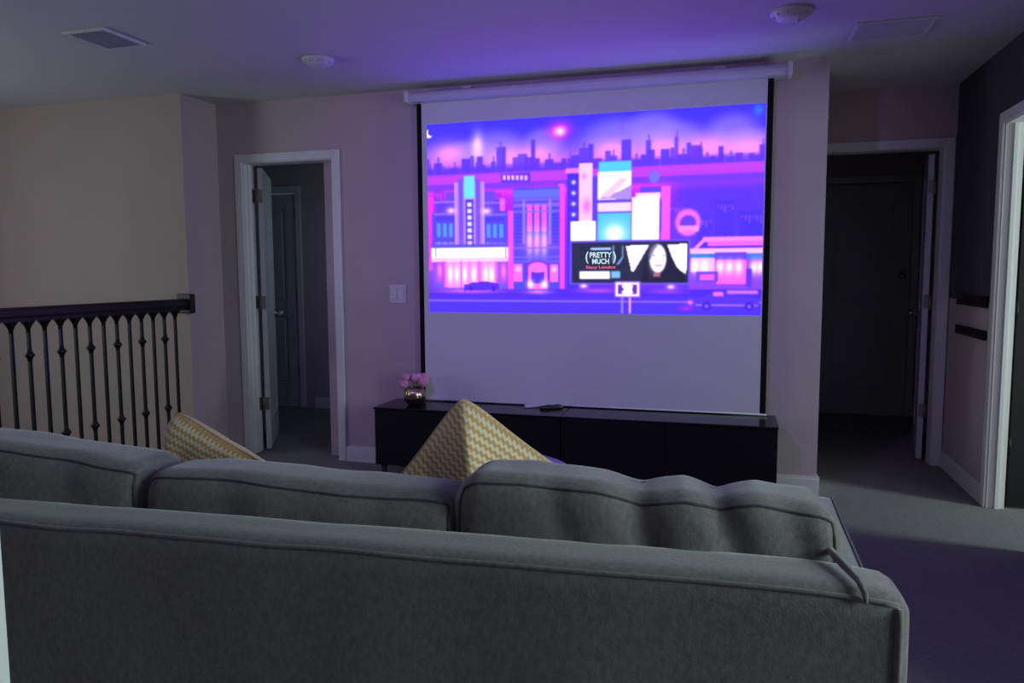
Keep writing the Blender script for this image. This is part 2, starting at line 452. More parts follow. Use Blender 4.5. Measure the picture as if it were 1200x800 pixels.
# ------------------------------------------------------------------ projection screen
PX0, PX1, PZ0, PZ1 = -1.872, 0.155, 1.026, 2.206
YS = 4.500
scr = empty('projection_screen', (-0.85, YS, 0.456), label='wide white pull-down projection screen showing a purple neon city picture',
            cat='projection screen')
mb = MB(); y0, y1, z0, z1 = 4.415, 4.535, 2.335, 2.395
prof = [(y0 + 0.012, z0), (y1, z0), (y1, z1), (y0 + 0.03, z1), (y0 + 0.010, z1 - 0.012), (y0, z1 - 0.03), (y0, z0 + 0.014)]
n = len(prof); vs_ = [(x, p[0], p[1]) for x in (-1.972, 0.268) for p in prof]
mb.add(vs_, [[i, (i + 1) % n, n + (i + 1) % n, n + i] for i in range(n)] + [list(range(n))[::-1], [n + i for i in range(n)]])
case = mb.build('case', 'case', scr)
for x0, x1 in ((-1.985, -1.960), (0.256, 0.281)):
    box('end_cap', x0, x1, 4.411, 4.539, 2.331, 2.399, 'plastic', scr, bev=0.006)
for x in (-1.6, -0.1): box('wall_bracket', x - 0.03, x + 0.03, 4.49, 4.549, 2.385, 2.42, 'case', scr)
box('fabric', -1.905, 0.160, YS, YS + 0.002, 0.461, 2.34, 'screen', scr)
for x0, x1 in ((-1.937, -1.905), (0.160, 0.192)): box('black_border', x0, x1, YS - 0.0005, YS + 0.002, 0.461, 2.34, 'blkfabric', scr)
mb = MB().tube([(-1.945, YS + 0.001, 0.4595), (0.20, YS + 0.001, 0.4595)], 0.0045, 12); mb.build('bottom_bar', 'screen', scr)

# --- the picture thrown on the fabric: a generic neon city, drawn by code into vertex colours
GW, GH = 400, 228
img = np.zeros((GH, GW, 3)); UU, VV = np.meshgrid((np.arange(GW) + .5) / GW, (np.arange(GH) + .5) / GH)


def uv(x, y):      # layout units: 397 wide, 235 high drawing board
    u = (x - 500) / 397.0; yt = 147 - 28 * u
    return u, (y - yt) / (368 - yt)


def blend(mask, col):
    global img
    col = np.array(col, float) / 255.0
    img = img * (1 - mask[..., None]) + col * mask[..., None]


def sm(e0, e1, x):
    t = np.clip((x - e0) / (e1 - e0), 0, 1); return t * t * (3 - 2 * t)


def rect(x0, y0, x1, y1, col, a=1.0, soft=0.0022):
    u0, v0 = uv(x0, y0); u1, v1 = uv(x1, y1)
    m = sm(u0 - soft, u0 + soft, UU) * (1 - sm(u1 - soft, u1 + soft, UU)) * sm(v0 - soft * 1.6, v0 + soft * 1.6, VV) * (1 - sm(v1 - soft * 1.6, v1 + soft * 1.6, VV))
    blend(m * a, col)


def ell(x, y, rx, ry, col, a=1.0, soft=0.18):
    u, v = uv(x, y); d = np.sqrt(((UU - u) / (rx / 397)) ** 2 + ((VV - v) / (ry / 228)) ** 2)
    blend((1 - sm(1 - soft, 1 + soft, d)) * a, col)


def glow(x, y, rx, ry, col, a=1.0):
    u, v = uv(x, y); d2 = ((UU - u) / (rx / 397)) ** 2 + ((VV - v) / (ry / 228)) ** 2
    blend(np.exp(-d2) * a, col)


def poly(pts, col, a=1.0):
    P = [uv(*p) for p in pts]; inside = np.zeros(UU.shape, bool); j = len(P) - 1
    for i in range(len(P)):
        (xi, yi), (xj, yj) = P[i], P[j]
        cnd = ((yi > VV) != (yj > VV)) & (UU < (xj - xi) * (VV - yi) / (yj - yi + 1e-12) + xi); inside ^= cnd; j = i
    blend(inside.astype(float) * a, col)


# sky
stops = [(0, (72, 58, 255)), (.10, (78, 60, 255)), (.18, (150, 95, 252)), (.26, (240, 120, 250)), (.34, (235, 75, 235)), (.40, (190, 50, 235)), (.62, (140, 50, 245)), (1, (92, 62, 250))]
for k in range(3): img[..., k] = np.interp(VV, [s[0] for s in stops], [s[1][k] / 255 for s in stops])
for (x, y, rx, ry) in ((590, 172, 32, 18), (556, 178, 30, 12), (648, 165, 22, 14), (735, 160, 40, 20), (776, 148, 26, 16), (800, 158, 30, 16), (862, 152, 26, 18), (880, 165, 22, 14)):
    ell(x, y, rx, ry, (165, 140, 252), .6, .5)
for (x, y) in ((528, 180), (600, 185), (640, 182), (730, 175), (786, 172), (835, 170), (880, 172)): glow(x, y, 26, 14, (255, 170, 250), .75)
ell(503, 158, 5, 5, (255, 250, 255)); ell(506, 156, 4.2, 4.2, (80, 62, 255))
glow(668, 152, 14, 10, (255, 60, 190), .9); glow(668, 153, 6, 4.5, (255, 245, 250), 1.0)
glow(566, 172, 7, 16, (255, 220, 255), .9)
glow(889, 127, 5, 6, (60, 130, 255), .9)
# far skyline: plain blocks of uneven width
rs = np.random.RandomState(11); x = 498.0
while x < 900:
    w = rs.uniform(4, 12); hgt = rs.uniform(8, 40) * rs.uniform(.5, 1) if rs.rand() < .8 else rs.uniform(2, 8)
    base = 207 - (x - 500) * .055
    col = (100 + rs.randint(-12, 25), 62 + rs.randint(-8, 14), 250)
    rect(x, base - hgt, x + w, base + 1, col, .9)
    if rs.rand() < .35: rect(x + w * .45, base - hgt - 7, x + w * .55 + 1, base - hgt, col, .8)
    x += w * .8 + rs.uniform(-2, 3)
rect(498, 198, 900, 207, (105, 62, 250), .75, .01)
# pink horizon strip and dusk behind the street
u0, v0 = uv(500, 207)
blend(((VV > v0 - .005) & (VV < v0 + .05)).astype(float) * .55, (232, 75, 235))
blend(sm(.70, .80, UU) * sm(v0 + .02, v0 + .14, VV) * .9, (92, 62, 255))
glow(806, 300, 40, 40, (170, 70, 250), .3)
# hazy middle row of plain towers behind the street
for (x0, y0, x1, col) in ((508, 222, 522, (150, 55, 240)), (578, 226, 596, (160, 58, 240)), (636, 212, 662, (165, 60, 240)), (796, 236, 812, (120, 62, 250)), (846, 232, 866, (84, 58, 240)), (872, 244, 896, (80, 55, 235)), (826, 250, 842, (86, 60, 240))):
    rect(x0, y0, x1, 345, col, .7)
    for k in range(int((x1 - x0) // 4)): rect(x0 + 1.5 + k * 4, y0 + 5, x0 + 3 + k * 4, y0 + 8 + 3 * (k % 3), (215, 120, 250), .5)
# street front left : plain picture house block
rect(500, 232, 508, 318, (235, 70, 200), .7)
rect(506, 250, 604, 345, (98, 78, 240)); rect(512, 236, 598, 252, (110, 70, 240)); rect(524, 226, 588, 238, (120, 80, 245))
rect(536, 214, 574, 320, (190, 140, 255)); rect(541, 210, 547, 320, (130, 90, 245)); rect(563, 210, 569, 320, (130, 90, 245))
rect(548, 206, 562, 232, (120, 220, 255)); rect(550, 234, 560, 292, (80, 60, 200))
for k in range(7): rect(552, 237 + k * 7.6, 558, 242 + k * 7.6, (235, 235, 255), .9)
rect(547, 296, 563, 318, (180, 235, 255))
for k in range(6):
    rect(512 + (k % 3) * 8, 262 + (k // 3) * 22, 517 + (k % 3) * 8, 278 + (k // 3) * 22, (90, 170, 255), .9)
    rect(577 + (k % 3) * 8, 262 + (k // 3) * 22, 582 + (k % 3) * 8, 278 + (k // 3) * 22, (90, 170, 255), .9)
for xx in (531, 577): glow(xx, 247, 6, 4, (255, 230, 255), .9)
rect(594, 232, 600, 246, (250, 100, 200))
glow(556, 318, 48, 22, (255, 140, 220), .8)
rect(521, 304, 590, 337, (250, 130, 215)); rect(504, 289, 607, 303, (255, 252, 255)); rect(504, 303, 606, 306, (255, 200, 240))
for xx in (529, 538, 548, 560, 575, 583): glow(xx, 322, 4, 13, (255, 252, 255), .95)
for xx in (515, 598): rect(xx - 5, 308, xx + 5, 332, (180, 80, 235)); glow(xx, 318, 3, 9, (255, 160, 235), .8)
for k in range(9): rect(512 + k * 2.6, 253.5, 513.2 + k * 2.6, 259, (70, 55, 200), .8); rect(577 + k * 2.6, 253.5, 578.2 + k * 2.6, 259, (70, 55, 200), .8)
for yy in (236.5, 250.5, 285): rect(508, yy, 536, yy + 1, (175, 130, 255), .8); rect(574, yy, 602, yy + 1, (175, 130, 255), .8)
for xx in (536, 573): rect(xx, 214, xx + 1, 289, (230, 190, 255), .9)
rect(504, 287.6, 607, 289, (95, 80, 190), .9); rect(509, 290, 511, 302, (150, 140, 210), .8); rect(600, 290, 602, 302, (150, 140, 210), .8)
for xx in (521, 543, 566, 588): rect(xx, 306, xx + 1.4, 337, (190, 80, 200), .8)
# second block with lit shafts and a lit entrance
rect(604, 246, 611, 340, (245, 95, 200), .85); rect(666, 214, 674, 340, (240, 90, 220), .85)
rect(611, 220, 668, 345, (92, 80, 245)); rect(611, 222, 668, 229, (110, 120, 250)); rect(611, 238, 668, 240, (150, 110, 255))
rect(596, 203, 632, 212, (110, 60, 225)); 
for k in range(6): rect(598 + k * 5.4, 204.5, 601.4 + k * 5.4, 210, (255, 205, 245), .9)
for k in range(3):
    rect(628 + k * 9, 239, 634 + k * 9, 270, (250, 100, 215)); glow(631 + k * 9, 283, 3.6, 15, (255, 240, 255), .98)
for xx in (624, 656): rect(xx - 1.5, 232, xx + 1.5, 285, (175, 130, 255))
glow(640, 285, 22, 12, (220, 110, 250), .5)
for xx in (617, 661): rect(xx - 6, 309, xx + 5, 330, (245, 120, 235)); glow(xx, 315, 3, 3, (255, 240, 255), .9)
rect(626, 308, 656, 340, (110, 60, 220)); rect(629, 311, 653, 340, (250, 120, 230)); rect(633, 318, 649, 332, (95, 60, 215))
for xx in (632, 649): glow(xx, 333, 4.5, 5, (255, 245, 255), 1)
for yy in (232, 246, 289, 300, 305): rect(611, yy, 668, yy + 1.1, (150, 115, 255), .7)
for k in range(8): rect(613, 249 + k * 4.6, 621, 251 + k * 4.6, (70, 62, 215), .6); rect(659, 249 + k * 4.6, 666, 251 + k * 4.6, (70, 62, 215), .6)
ell(641, 311, 14, 7, (150, 60, 225), .9); ell(641, 313, 11.5, 6, (250, 130, 235), .9)
# tall narrow block with lamps, poster strips and plain glowing boards
rect(677, 200, 691, 338, (80, 55, 225)); rect(675, 196, 693, 201, (235, 130, 250))
for k in range(4): glow(684.5, 212 + k * 12.6, 2.4, 2.2, (255, 250, 255), 1)
rect(691, 190, 707, 258, (255, 205, 248)); glow(700, 240, 5, 8, (250, 120, 215), .9); glow(697, 205, 3, 4, (245, 140, 215), .8)
rect(707, 205, 752, 284, (95, 75, 245))
rect(714, 188, 752, 199, (95, 205, 255)); rect(713, 200, 752, 231, (250, 240, 255)); poly([(714, 231), (752, 231), (752, 214), (738, 222)], (170, 140, 250), .9); poly([(716, 228), (740, 206), (748, 208), (726, 230)], (235, 200, 250), .9)
rect(713, 236, 752, 245, (250, 215, 250)); rect(713, 248, 752, 282, (95, 200, 255)); glow(733, 272, 13, 12, (255, 252, 255), 1)
rect(762, 217, 787, 226, (110, 75, 240)); rect(757, 224, 785, 229, (255, 215, 245)); rect(753, 229, 784, 281, (255, 252, 255)); rect(786, 216, 796, 280, (250, 100, 220)); rect(784, 232, 787, 270, (120, 90, 240))
ell(778, 205, 6, 7, (130, 120, 250))
rect(681, 258, 711, 283, (255, 252, 255))
# neon badge and low diner on the right
ell(816, 258, 14, 15, (245, 125, 210), .9); ell(816, 259, 9, 9, (120, 70, 240), 1); rect(806, 262, 828, 268, (255, 160, 225), .9)
rect(818, 288, 900, 346, (150, 75, 245))
rect(834, 275, 900, 279, (255, 150, 235)); rect(838, 280, 900, 284, (250, 110, 230)); poly([(820, 292), (834, 275), (836, 279), (822, 295)], (255, 150, 235))
rect(818, 289, 900, 294, (255, 195, 245)); rect(818, 295, 900, 299, (60, 130, 255)); rect(846, 293, 880, 302, (110, 70, 235))
rect(820, 300, 846, 316, (255, 190, 250)); rect(848, 302, 880, 330, (250, 110, 215))
for xx in (824, 835, 852, 862, 872, 888, 895): glow(xx, 310, 4.5, 8, (255, 246, 255), .95)
rect(826, 316, 850, 328, (120, 75, 240)); rect(830, 319, 846, 326, (230, 105, 230)); rect(880, 312, 886, 334, (110, 60, 235))
# pavement and road
rect(498, 340, 902, 348, (86, 50, 210)); rect(498, 348, 902, 353, (92, 58, 235)); rect(498, 353, 902, 354.6, (165, 120, 255)); rect(498, 354.6, 902, 372, (88, 60, 255))
for (x0, x1, y, col) in ((505, 600, 342, (250, 120, 240)), (625, 658, 342, (255, 160, 240)), (688, 740, 340, (215, 90, 220)), (770, 815, 340, (180, 80, 230))): glow((x0 + x1) / 2, y, (x1 - x0) / 2.2, 2.6, col, .8)
rect(547, 334, 590, 338, (110, 60, 230)); poly([(547, 338), (556, 332), (576, 330), (592, 333), (592, 340), (547, 342)], (100, 55, 225)); 
for xx in (556, 585): ell(xx, 339, 3, 3, (80, 45, 200))
# parked car, right
poly([(820, 358), (822, 350), (834, 346), (846, 339), (862, 338), (872, 345), (893, 347), (896, 358)], (98, 60, 230)); rect(845, 340, 856, 345, (235, 120, 235)); rect(826, 355, 893, 356.4, (190, 130, 255))
for xx in (838, 884): ell(xx, 357, 5, 5, (70, 45, 190)); ell(xx, 357, 2.2, 2.2, (140, 100, 250))
glow(820, 353, 3, 2.6, (255, 120, 190), 1); glow(815, 360, 7, 2.6, (215, 50, 220), .7); rect(860, 338, 893, 342, (255, 150, 220), .7)
# advertising board: dark, with a portrait of a woman with long hair between pale panels
rect(680, 281, 819, 331.5, (125, 90, 250)); rect(682.5, 283, 817, 329.5, (50, 52, 86))
poly([(746, 286), (773, 285), (756, 316), (753, 317)], (250, 250, 255)); poly([(793, 284), (816, 283), (815, 319), (806, 314), (800, 302)], (250, 250, 255))
poly([(764, 329), (768, 306), (775, 288), (785, 284), (794, 288), (800, 305), (812, 320), (816, 329)], (44, 42, 72))
ell(783, 301, 9.5, 16, (250, 245, 252), 1, .12); glow(776, 302, 3, 12, (205, 220, 250), .6)
poly([(772, 296), (776, 287), (784, 285), (778, 292), (774, 304)], (100, 95, 140), .7)
for xx in (778.5, 789.5): rect(xx - 1.8, 296.6, xx + 1.8, 297.8, (130, 115, 165), .8)
rect(780, 308.4, 788, 309.8, (205, 105, 140), .8); rect(778, 317.5, 786, 322.5, (205, 130, 150), .8)
rect(692, 317, 728, 325.6, (252, 252, 255)); rect(729.5, 316.5, 740, 324.5, (130, 195, 235))
rect(705, 289, 729, 291, (190, 225, 245)); 
for (x0, y0, x1, y1) in ((731, 286, 732.6, 306), (742, 286, 743.4, 300)): rect(x0, y0, x1, y1, (140, 190, 235), .9)
poly([(742, 299), (743.6, 300), (738, 309), (735, 309)], (140, 190, 235), .9)
for xx in (697, 798): glow(xx, 334.5, 4.5, 2.4, (255, 225, 245), 1)
# little road sign on two posts
for xx, cc in ((742.5, (165, 140, 255)), (751.5, (240, 175, 250))): rect(xx - 1.2, 347, xx + 1.2, 367, cc)
rect(733.5, 328.5, 763.5, 347.5, (165, 110, 250)); rect(735, 330, 762, 346, (255, 246, 255)); rect(737.4, 332.4, 759.6, 343.6, (105, 60, 175))
ell(748.5, 338, 5.6, 6.4, (255, 252, 255), 1, .12); rect(742, 333, 755, 335.6, (255, 252, 255)); rect(742, 340.4, 755, 343, (255, 252, 255)); rect(741, 336.4, 744.4, 339.4, (105, 60, 175), .8)
# slight softness of a projected picture
for _ in range(1):
    p = np.pad(img, ((1, 1), (1, 1), (0, 0)), 'edge')
    img = (p[:-2, 1:-1] + p[2:, 1:-1] + p[1:-1, :-2] + p[1:-1, 2:] + 2 * p[1:-1, 1:-1]) / 6
lin = np.where(img <= .04045, img / 12.92, ((img + .055) / 1.055) ** 2.4)
lin = lin * (1 + np.array([1.3, 0.6, 2.0]) * lin ** 3)      # the bright parts of the picture are brighter than the photograph can hold
PICT_GAIN = 1.0

verts = [(PX0 + (PX1 - PX0) * (i + .5) / GW, YS - 0.0012, PZ1 - (PZ1 - PZ0) * (j + .5) / GH) for j in range(GH) for i in range(GW)]
faces = [(j * GW + i, (j + 1) * GW + i, (j + 1) * GW + i + 1, j * GW + i + 1) for j in range(GH - 1) for i in range(GW - 1)]
me = bpy.data.meshes.new('projected_picture'); me.from_pydata([Vector(v) - ORIGIN[scr.name] for v in verts], [], faces); me.update()
ca = me.color_attributes.new('picture', 'FLOAT_COLOR', 'POINT')
buf = np.ones((GW * GH, 4), np.float32); buf[:, :3] = lin.reshape(-1, 3); ca.data.foreach_set('color', buf.ravel())
mp_ = bpy.data.materials.new('projected_light'); mp_.use_nodes = True; nt = mp_.node_tree
for nd in list(nt.nodes): nt.nodes.remove(nd)
out = nt.nodes.new('ShaderNodeOutputMaterial'); em = nt.nodes.new('ShaderNodeEmission'); at = nt.nodes.new('ShaderNodeVertexColor'); at.layer_name = 'picture'
nt.links.new(at.outputs['Color'], em.inputs['Color']); em.inputs['Strength'].default_value = PICT_GAIN; nt.links.new(em.outputs[0], out.inputs[0])
me.materials.append(mp_)
pic = bpy.data.objects.new('projected_picture', me); C.objects.link(pic); pic.parent = scr
ORIGIN[pic.name] = ORIGIN[scr.name]
pic['label'] = 'bright purple and blue neon city street picture'


def emis(name, col, s=1.0):
    m = bpy.data.materials.new(name); m.use_nodes = True; nt = m.node_tree
    b = nt.nodes['Principled BSDF']; b.inputs['Base Color'].default_value = (0, 0, 0, 1)
    b.inputs['Emission Color'].default_value = (*col, 1); b.inputs['Emission Strength'].default_value = s
    return m


M['txt_white'] = emis('projected_lettering_pale', (0.62, 0.86, 0.93)); M['txt_red'] = emis('projected_lettering_red', (0.95, 0.16, 0.26))


def pic_xz(x, y):
    u, v = uv(x, y); return PX0 + u * (PX1 - PX0), PZ1 - v * (PZ1 - PZ0)


def lettering(text, x, y, width_px, height_px, m, bold=0.0):
    cu = bpy.data.curves.new('lettering', 'FONT'); cu.body = text; cu.align_x = 'CENTER'; cu.align_y = 'CENTER'; cu.size = 1; cu.offset = bold
    t = bpy.data.objects.new('tmp', cu); C.objects.link(t)
    dg = bpy.context.evaluated_depsgraph_get(); me = bpy.data.meshes.new_from_object(t.evaluated_get(dg)); bpy.data.objects.remove(t)
    co = np.array([v.co[:] for v in me.vertices]); lo, hi = co.min(0), co.max(0)
    k = (PX1 - PX0) / 397.0; sx = width_px * k / (hi[0] - lo[0]); sy = height_px * k / (hi[1] - lo[1]); cx, cz = pic_xz(x, y)
    for v in me.vertices:
        a, b = v.co.x - (lo[0] + hi[0]) / 2, v.co.y - (lo[1] + hi[1]) / 2
        v.co = Vector((cx + a * sx, YS - 0.0022, cz + b * sy)) - ORIGIN[scr.name]
    me.materials.append(M[m]); me.name = 'lettering'
    o = bpy.data.objects.new('lettering', me); C.objects.link(o); o.parent = pic
    return o


lettering('PRETTY', 717.0, 297.2, 26, 6.4, 'txt_white', 0.03)
lettering('MUCH', 717.0, 304.8, 20, 6.2, 'txt_white', 0.03)
lettering('(', 701, 300.5, 3.6, 14, 'txt_white', 0.02); lettering(')', 733, 300.0, 3.6, 14, 'txt_white', 0.02)
lettering('Stacy London', 717, 312.2, 35, 4.6, 'txt_red', 0.02)

# ------------------------------------------------------------------ media cabinets (two black units side by side)
CZ = 0.450
for (x0, x1, lab) in ((-2.128, -0.945, 'long low black media cabinet with the gold flower vase and remotes on top'),
                      (-0.941, 0.248, 'long low black media cabinet with bare glossy top beside the hallway corner')):
    cab = empty('media_cabinet', ((x0 + x1) / 2, 4.37, 0), label=lab, cat='cabinet', group='black media cabinets under the screen')
    box('body', x0 + 0.004, x1 - 0.004, 4.225, 4.544, 0.085, CZ - 0.014, 'black', cab, bev=0.002)
    box('top_panel', x0, x1, 4.195, 4.546, CZ - 0.014, CZ, 'blacktop', cab, bev=0.0015)
    xm = (x0 + x1) / 2
    for a, b in ((x0 + 0.003, xm - 0.0015), (xm + 0.0015, x1 - 0.003)):
        box('door', a, b, 4.203, 4.223, 0.088, CZ - 0.017, 'black', cab, bev=0.0015)
    for lx in (x0 + 0.045, x1 - 0.045):
        for ly in (4.24, 4.51):
            MB().lathe([(0.012, 0), (0.012, 0.01), (0.020, 0.085)], (lx, ly, 0), 14).build('leg', 'nickel' if False else 'iron', cab)

# vase with peonies
VX, VY = -1.912, 4.34
vz = MB().lathe([(0.030, 0), (0.040, 0.002), (0.060, 0.025), (0.068, 0.055), (0.064, 0.085), (0.052, 0.108), (0.049, 0.112),
                 (0.046, 0.108), (0.058, 0.085), (0.062, 0.055), (0.050, 0.020), (0.010, 0.012)], (VX, VY, CZ), 72, 12, 0.035)
vase = vz.build('vase', 'gold'); tag(vase, 'ribbed round gold metal vase holding pink flowers on black cabinet', 'vase')


def peony(name, c, r, foot, seed):
    rs = random.Random(seed); mb = MB()
    for ring, (cnt, tilt, sc) in enumerate(((5, 20, 0.72), (7, 48, 0.92), (8, 78, 1.0), (7, 104, 0.95))):
        for k in range(cnt):
            az = 2 * math.pi * (k + 0.37 * ring + rs.uniform(-.15, .15)) / cnt; vs_, fs_ = [], []; nu, nv = 5, 5
            for j in range(nv):
                th = R(tilt) * (0.15 + 0.95 * j / (nv - 1)) + R(rs.uniform(-5, 5)); rr = r * sc * (0.35 + 0.65 * math.sin(math.pi * (0.25 + 0.5 * j / (nv - 1))))
                for i in range(nu):
                    w = (i / (nu - 1) - .5) * 1.5 * math.sin(math.pi * (0.12 + 0.76 * j / (nv - 1)))
                    d = Vector((math.sin(th) * math.cos(az + w), math.sin(th) * math.sin(az + w), math.cos(th)))
                    vs_.append(Vector(c) + d * rr * (1 + 0.13 * math.sin(7 * w + j)))
            for j in range(nv - 1):
                for i in range(nu - 1): fs_.append([j * nu + i, j * nu + i + 1, (j + 1) * nu + i + 1, (j + 1) * nu + i])
            mb.add(vs_, fs_, True)
    bm = bmesh.new(); bmesh.ops.create_icosphere(bm, subdivisions=2, radius=r * .72); bm.verts.index_update()
    mb.add([Vector(c) + v.co for v in bm.verts], [[v.index for v in f.verts] for f in bm.faces], True); bm.free()
    o = mb.build(name, 'petal')
    MB().tube([Vector(c) - Vector((0, 0, r * .5)), (Vector(c) + Vector(foot)) / 2 - Vector((0, 0, .01)), foot], 0.003, 6).build('stem', 'stem', o)
    tag(o, 'fluffy pink peony bloom standing in the gold vase', 'flower', 'pink blooms in the gold vase')


for k, (dx, dy, dz, r) in enumerate(((-0.058, -0.015, 0.120, 0.042), (0.004, 0.010, 0.158, 0.044), (0.060, -0.005, 0.135, 0.043), (-0.030, 0.045, 0.150, 0.038), (0.036, 0.050, 0.160, 0.036), (-0.048, -0.012, 0.068 + .098, 0.032))):
    peony('peony_flower', (VX + dx * 1.1, VY + dy * 1.2, CZ + dz + .006), r * .86, (VX + dx * .2, VY + dy * .2, CZ + 0.03), k)

# remotes
rm = empty('remote_control', (-1.158, 4.445, CZ), R(-62), label='small white remote control lying on the black cabinet', cat='remote control')
MB().box(-0.019, 0.019, -0.065, 0.065, 0.0, 0.018, 0.006, 3).build('body', 'plastic', rm, world=False)
for yy in (-0.035, -0.015, 0.005): MB().box(-0.010, 0.010, yy - 0.004, yy + 0.004, 0.0185, 0.0200).build('button', 'case', rm, world=False)
MB().lathe([(0.012, 0.018), (0.012, 0.020)], (0, 0.038, 0), 20).build('button_ring', 'case', rm, world=False)
rm = empty('remote_control', (-1.050, 4.425, CZ), R(-55), label='black remote control lying next to the white one', cat='remote control')
MB().box(-0.022, 0.022, -0.070, 0.070, 0.0, 0.020, 0.006, 3).build('body', 'blkplastic', rm, world=False)
for yy in (-0.045, -0.030, -0.015, 0.0): MB().box(-0.014, 0.014, yy - 0.004, yy + 0.004, 0.0205, 0.0220).build('button', 'blkfabric', rm, world=False)
MB().lathe([(0.014, 0.020), (0.014, 0.022)], (0, 0.040, 0), 20).build('button_ring', 'blkfabric', rm, world=False)

# round coffee table
TX, TY, TZ, TR = -1.01, 3.085, 0.42, 0.36
ct = empty('coffee_table', (TX, TY, 0), label='round low coffee table with glossy top coloured by violet screen light between sofa and cabinets', cat='table')
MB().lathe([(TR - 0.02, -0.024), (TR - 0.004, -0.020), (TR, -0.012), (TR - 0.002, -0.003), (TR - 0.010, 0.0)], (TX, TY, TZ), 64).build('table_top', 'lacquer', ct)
MB().lathe([(0.09, -0.05), (0.09, -0.024)], (TX, TY, TZ), 24).build('hub', 'wood', ct)
for k in range(3):
    a = R(90 + 120 * k)
    MB().tube([(TX + .08 * math.cos(a), TY + .08 * math.sin(a), TZ - .03), (TX + .25 * math.cos(a), TY + .25 * math.sin(a), 0.0)], [0.018, 0.011], 12).build('leg', 'wood', ct)


# ------------------------------------------------------------------ sofa
def cube_grid(nx, ny, nz):
    """quads over the surface of the cube [-1,1]^3"""
    idx, vs_, fs_ = {}, [], []

    def vid(a, b, c):
        k = (a, b, c)
        if k not in idx: idx[k] = len(vs_); vs_.append((2 * a / nx - 1, 2 * b / ny - 1, 2 * c / nz - 1))
        return idx[k]
    for a in range(nx):
        for b in range(ny):
            fs_.append([vid(a, b, 0), vid(a, b + 1, 0), vid(a + 1, b + 1, 0), vid(a + 1, b, 0)])
            fs_.append([vid(a, b, nz), vid(a + 1, b, nz), vid(a + 1, b + 1, nz), vid(a, b + 1, nz)])
    for a in range(nx):
        for c in range(nz):
            fs_.append([vid(a, 0, c), vid(a + 1, 0, c), vid(a + 1, 0, c + 1), vid(a, 0, c + 1)])
            fs_.append([vid(a, ny, c), vid(a, ny, c + 1), vid(a + 1, ny, c + 1), vid(a + 1, ny, c)])
    for b in range(ny):
        for c in range(nz):
            fs_.append([vid(0, b, c), vid(0, b, c + 1), vid(0, b + 1, c + 1), vid(0, b + 1, c)])
            fs_.append([vid(nx, b, c), vid(nx, b + 1, c), vid(nx, b + 1, c + 1), vid(nx, b, c + 1)])
    return vs_, fs_


def rounded(p, half, r):
    q = Vector((p[0] * half[0], p[1] * half[1], p[2] * half[2]))
    c = Vector([max(-half[i] + r, min(half[i] - r, q[i])) for i in range(3)])
    d = q - c
    return c + d.normalized() * r if d.length > 1e-9 else q


def soft_block(x0, x1, y0, y1, z0, z1, r, n=(24, 10, 16), wob=0.004, wscale=6.0, fn=None):
    vs_, fs_ = cube_grid(*n); half = ((x1 - x0) / 2, (y1 - y0) / 2, (z1 - z0) / 2); c = Vector(((x0 + x1) / 2, (y0 + y1) / 2, (z0 + z1) / 2))

    def mp(p):
        q = rounded(p, half, r) + c
        if fn: q = fn(q, p)
        if wob: q = q + Vector((noise.noise(q * wscale), noise.noise(q * wscale + Vector((9, 3, 1))), noise.noise(q * wscale + Vector((2, 7, 5))))) * wob
        return q
    mb = MB(); mb.add([mp(v) for v in vs_], fs_, True)
    return mb, mp


SX, SY = 0.24, 1.205
sofa = empty('sofa', (SX, SY, 0), R(3.2), label='long grey upholstered three seat sofa seen from behind, facing the screen', cat='sofa')
L = 2.24        # length; local x runs -L+0.03 .. 0.03


def end_drop(q, p):
    e = max(0, (q.x + 0.14) / 0.18)
    if q.z > 0.5: q.z -= 0.016 * e * e
    e2 = max(0, (-L + 0.17 - q.x) / 0.18)
    if q.z > 0.5: q.z -= 0.016 * e2 * e2
    return q


mb, mpb = soft_block(-L + 0.03, 0.03, 0, 0.135, 0.10, 0.802, 0.030, (90, 8, 30), 0.0035, 5, end_drop)
back = mb.build('back', 'fabric', sofa, world=False)
# welt seams of the back: along the rear top edge and down both ends
pts = [mpb((-0.985 + 1.97 * i / 80, -0.97, 0.975)) + Vector((0, -0.001, 0)) for i in range(81)]
MB().tube(pts, 0.0042, 8).build('seam', 'fabric', back, world=False).location -= back.location
for sx in (-1, 1):
    pts = [mpb((sx * (0.982), -0.985, 0.955 - 1.9 * i / 40)) + Vector((0, -0.001, 0)) for i in range(41)]
    MB().tube(pts, 0.0058, 8).build('piping', 'fabric', back, world=False).location -= back.location
# arms
for ax in (-L + 0.03, -0.125):
    mb, mpa = soft_block(ax, ax + 0.155, 0.10, 0.90, 0.10, 0.692, 0.028, (10, 36, 24), 0.003, 5, (lambda q, p: Vector((q.x + 0.062 * (q.y - 0.1), q.y, q.z))) if ax > -1 else None)
    arm = mb.build('arm', 'fabric', sofa, world=False)
    s = 1 if ax > -1 else -1
    pts = [mpa((s * 0.93, -0.9 + 1.86 * i / 40, 0.985)) for i in range(41)]
    MB().tube(pts, 0.005, 8).build('piping', 'piping', arm, world=False).location -= arm.location
mb, _ = soft_block(-L + 0.18, -0.12, 0.12, 0.86, 0.10, 0.30, 0.02, (40, 14, 6), 0.002, 5)
mb.build('base', 'fabric', sofa, world=False)
for lx in (-L + 0.10, -0.05):
    for ly in (0.06, 0.82):
        MB().lathe([(0.016, 0), (0.018, 0.01), (0.028, 0.10)], (lx, ly, 0), 14).build('leg', 'espresso', sofa, world=False)
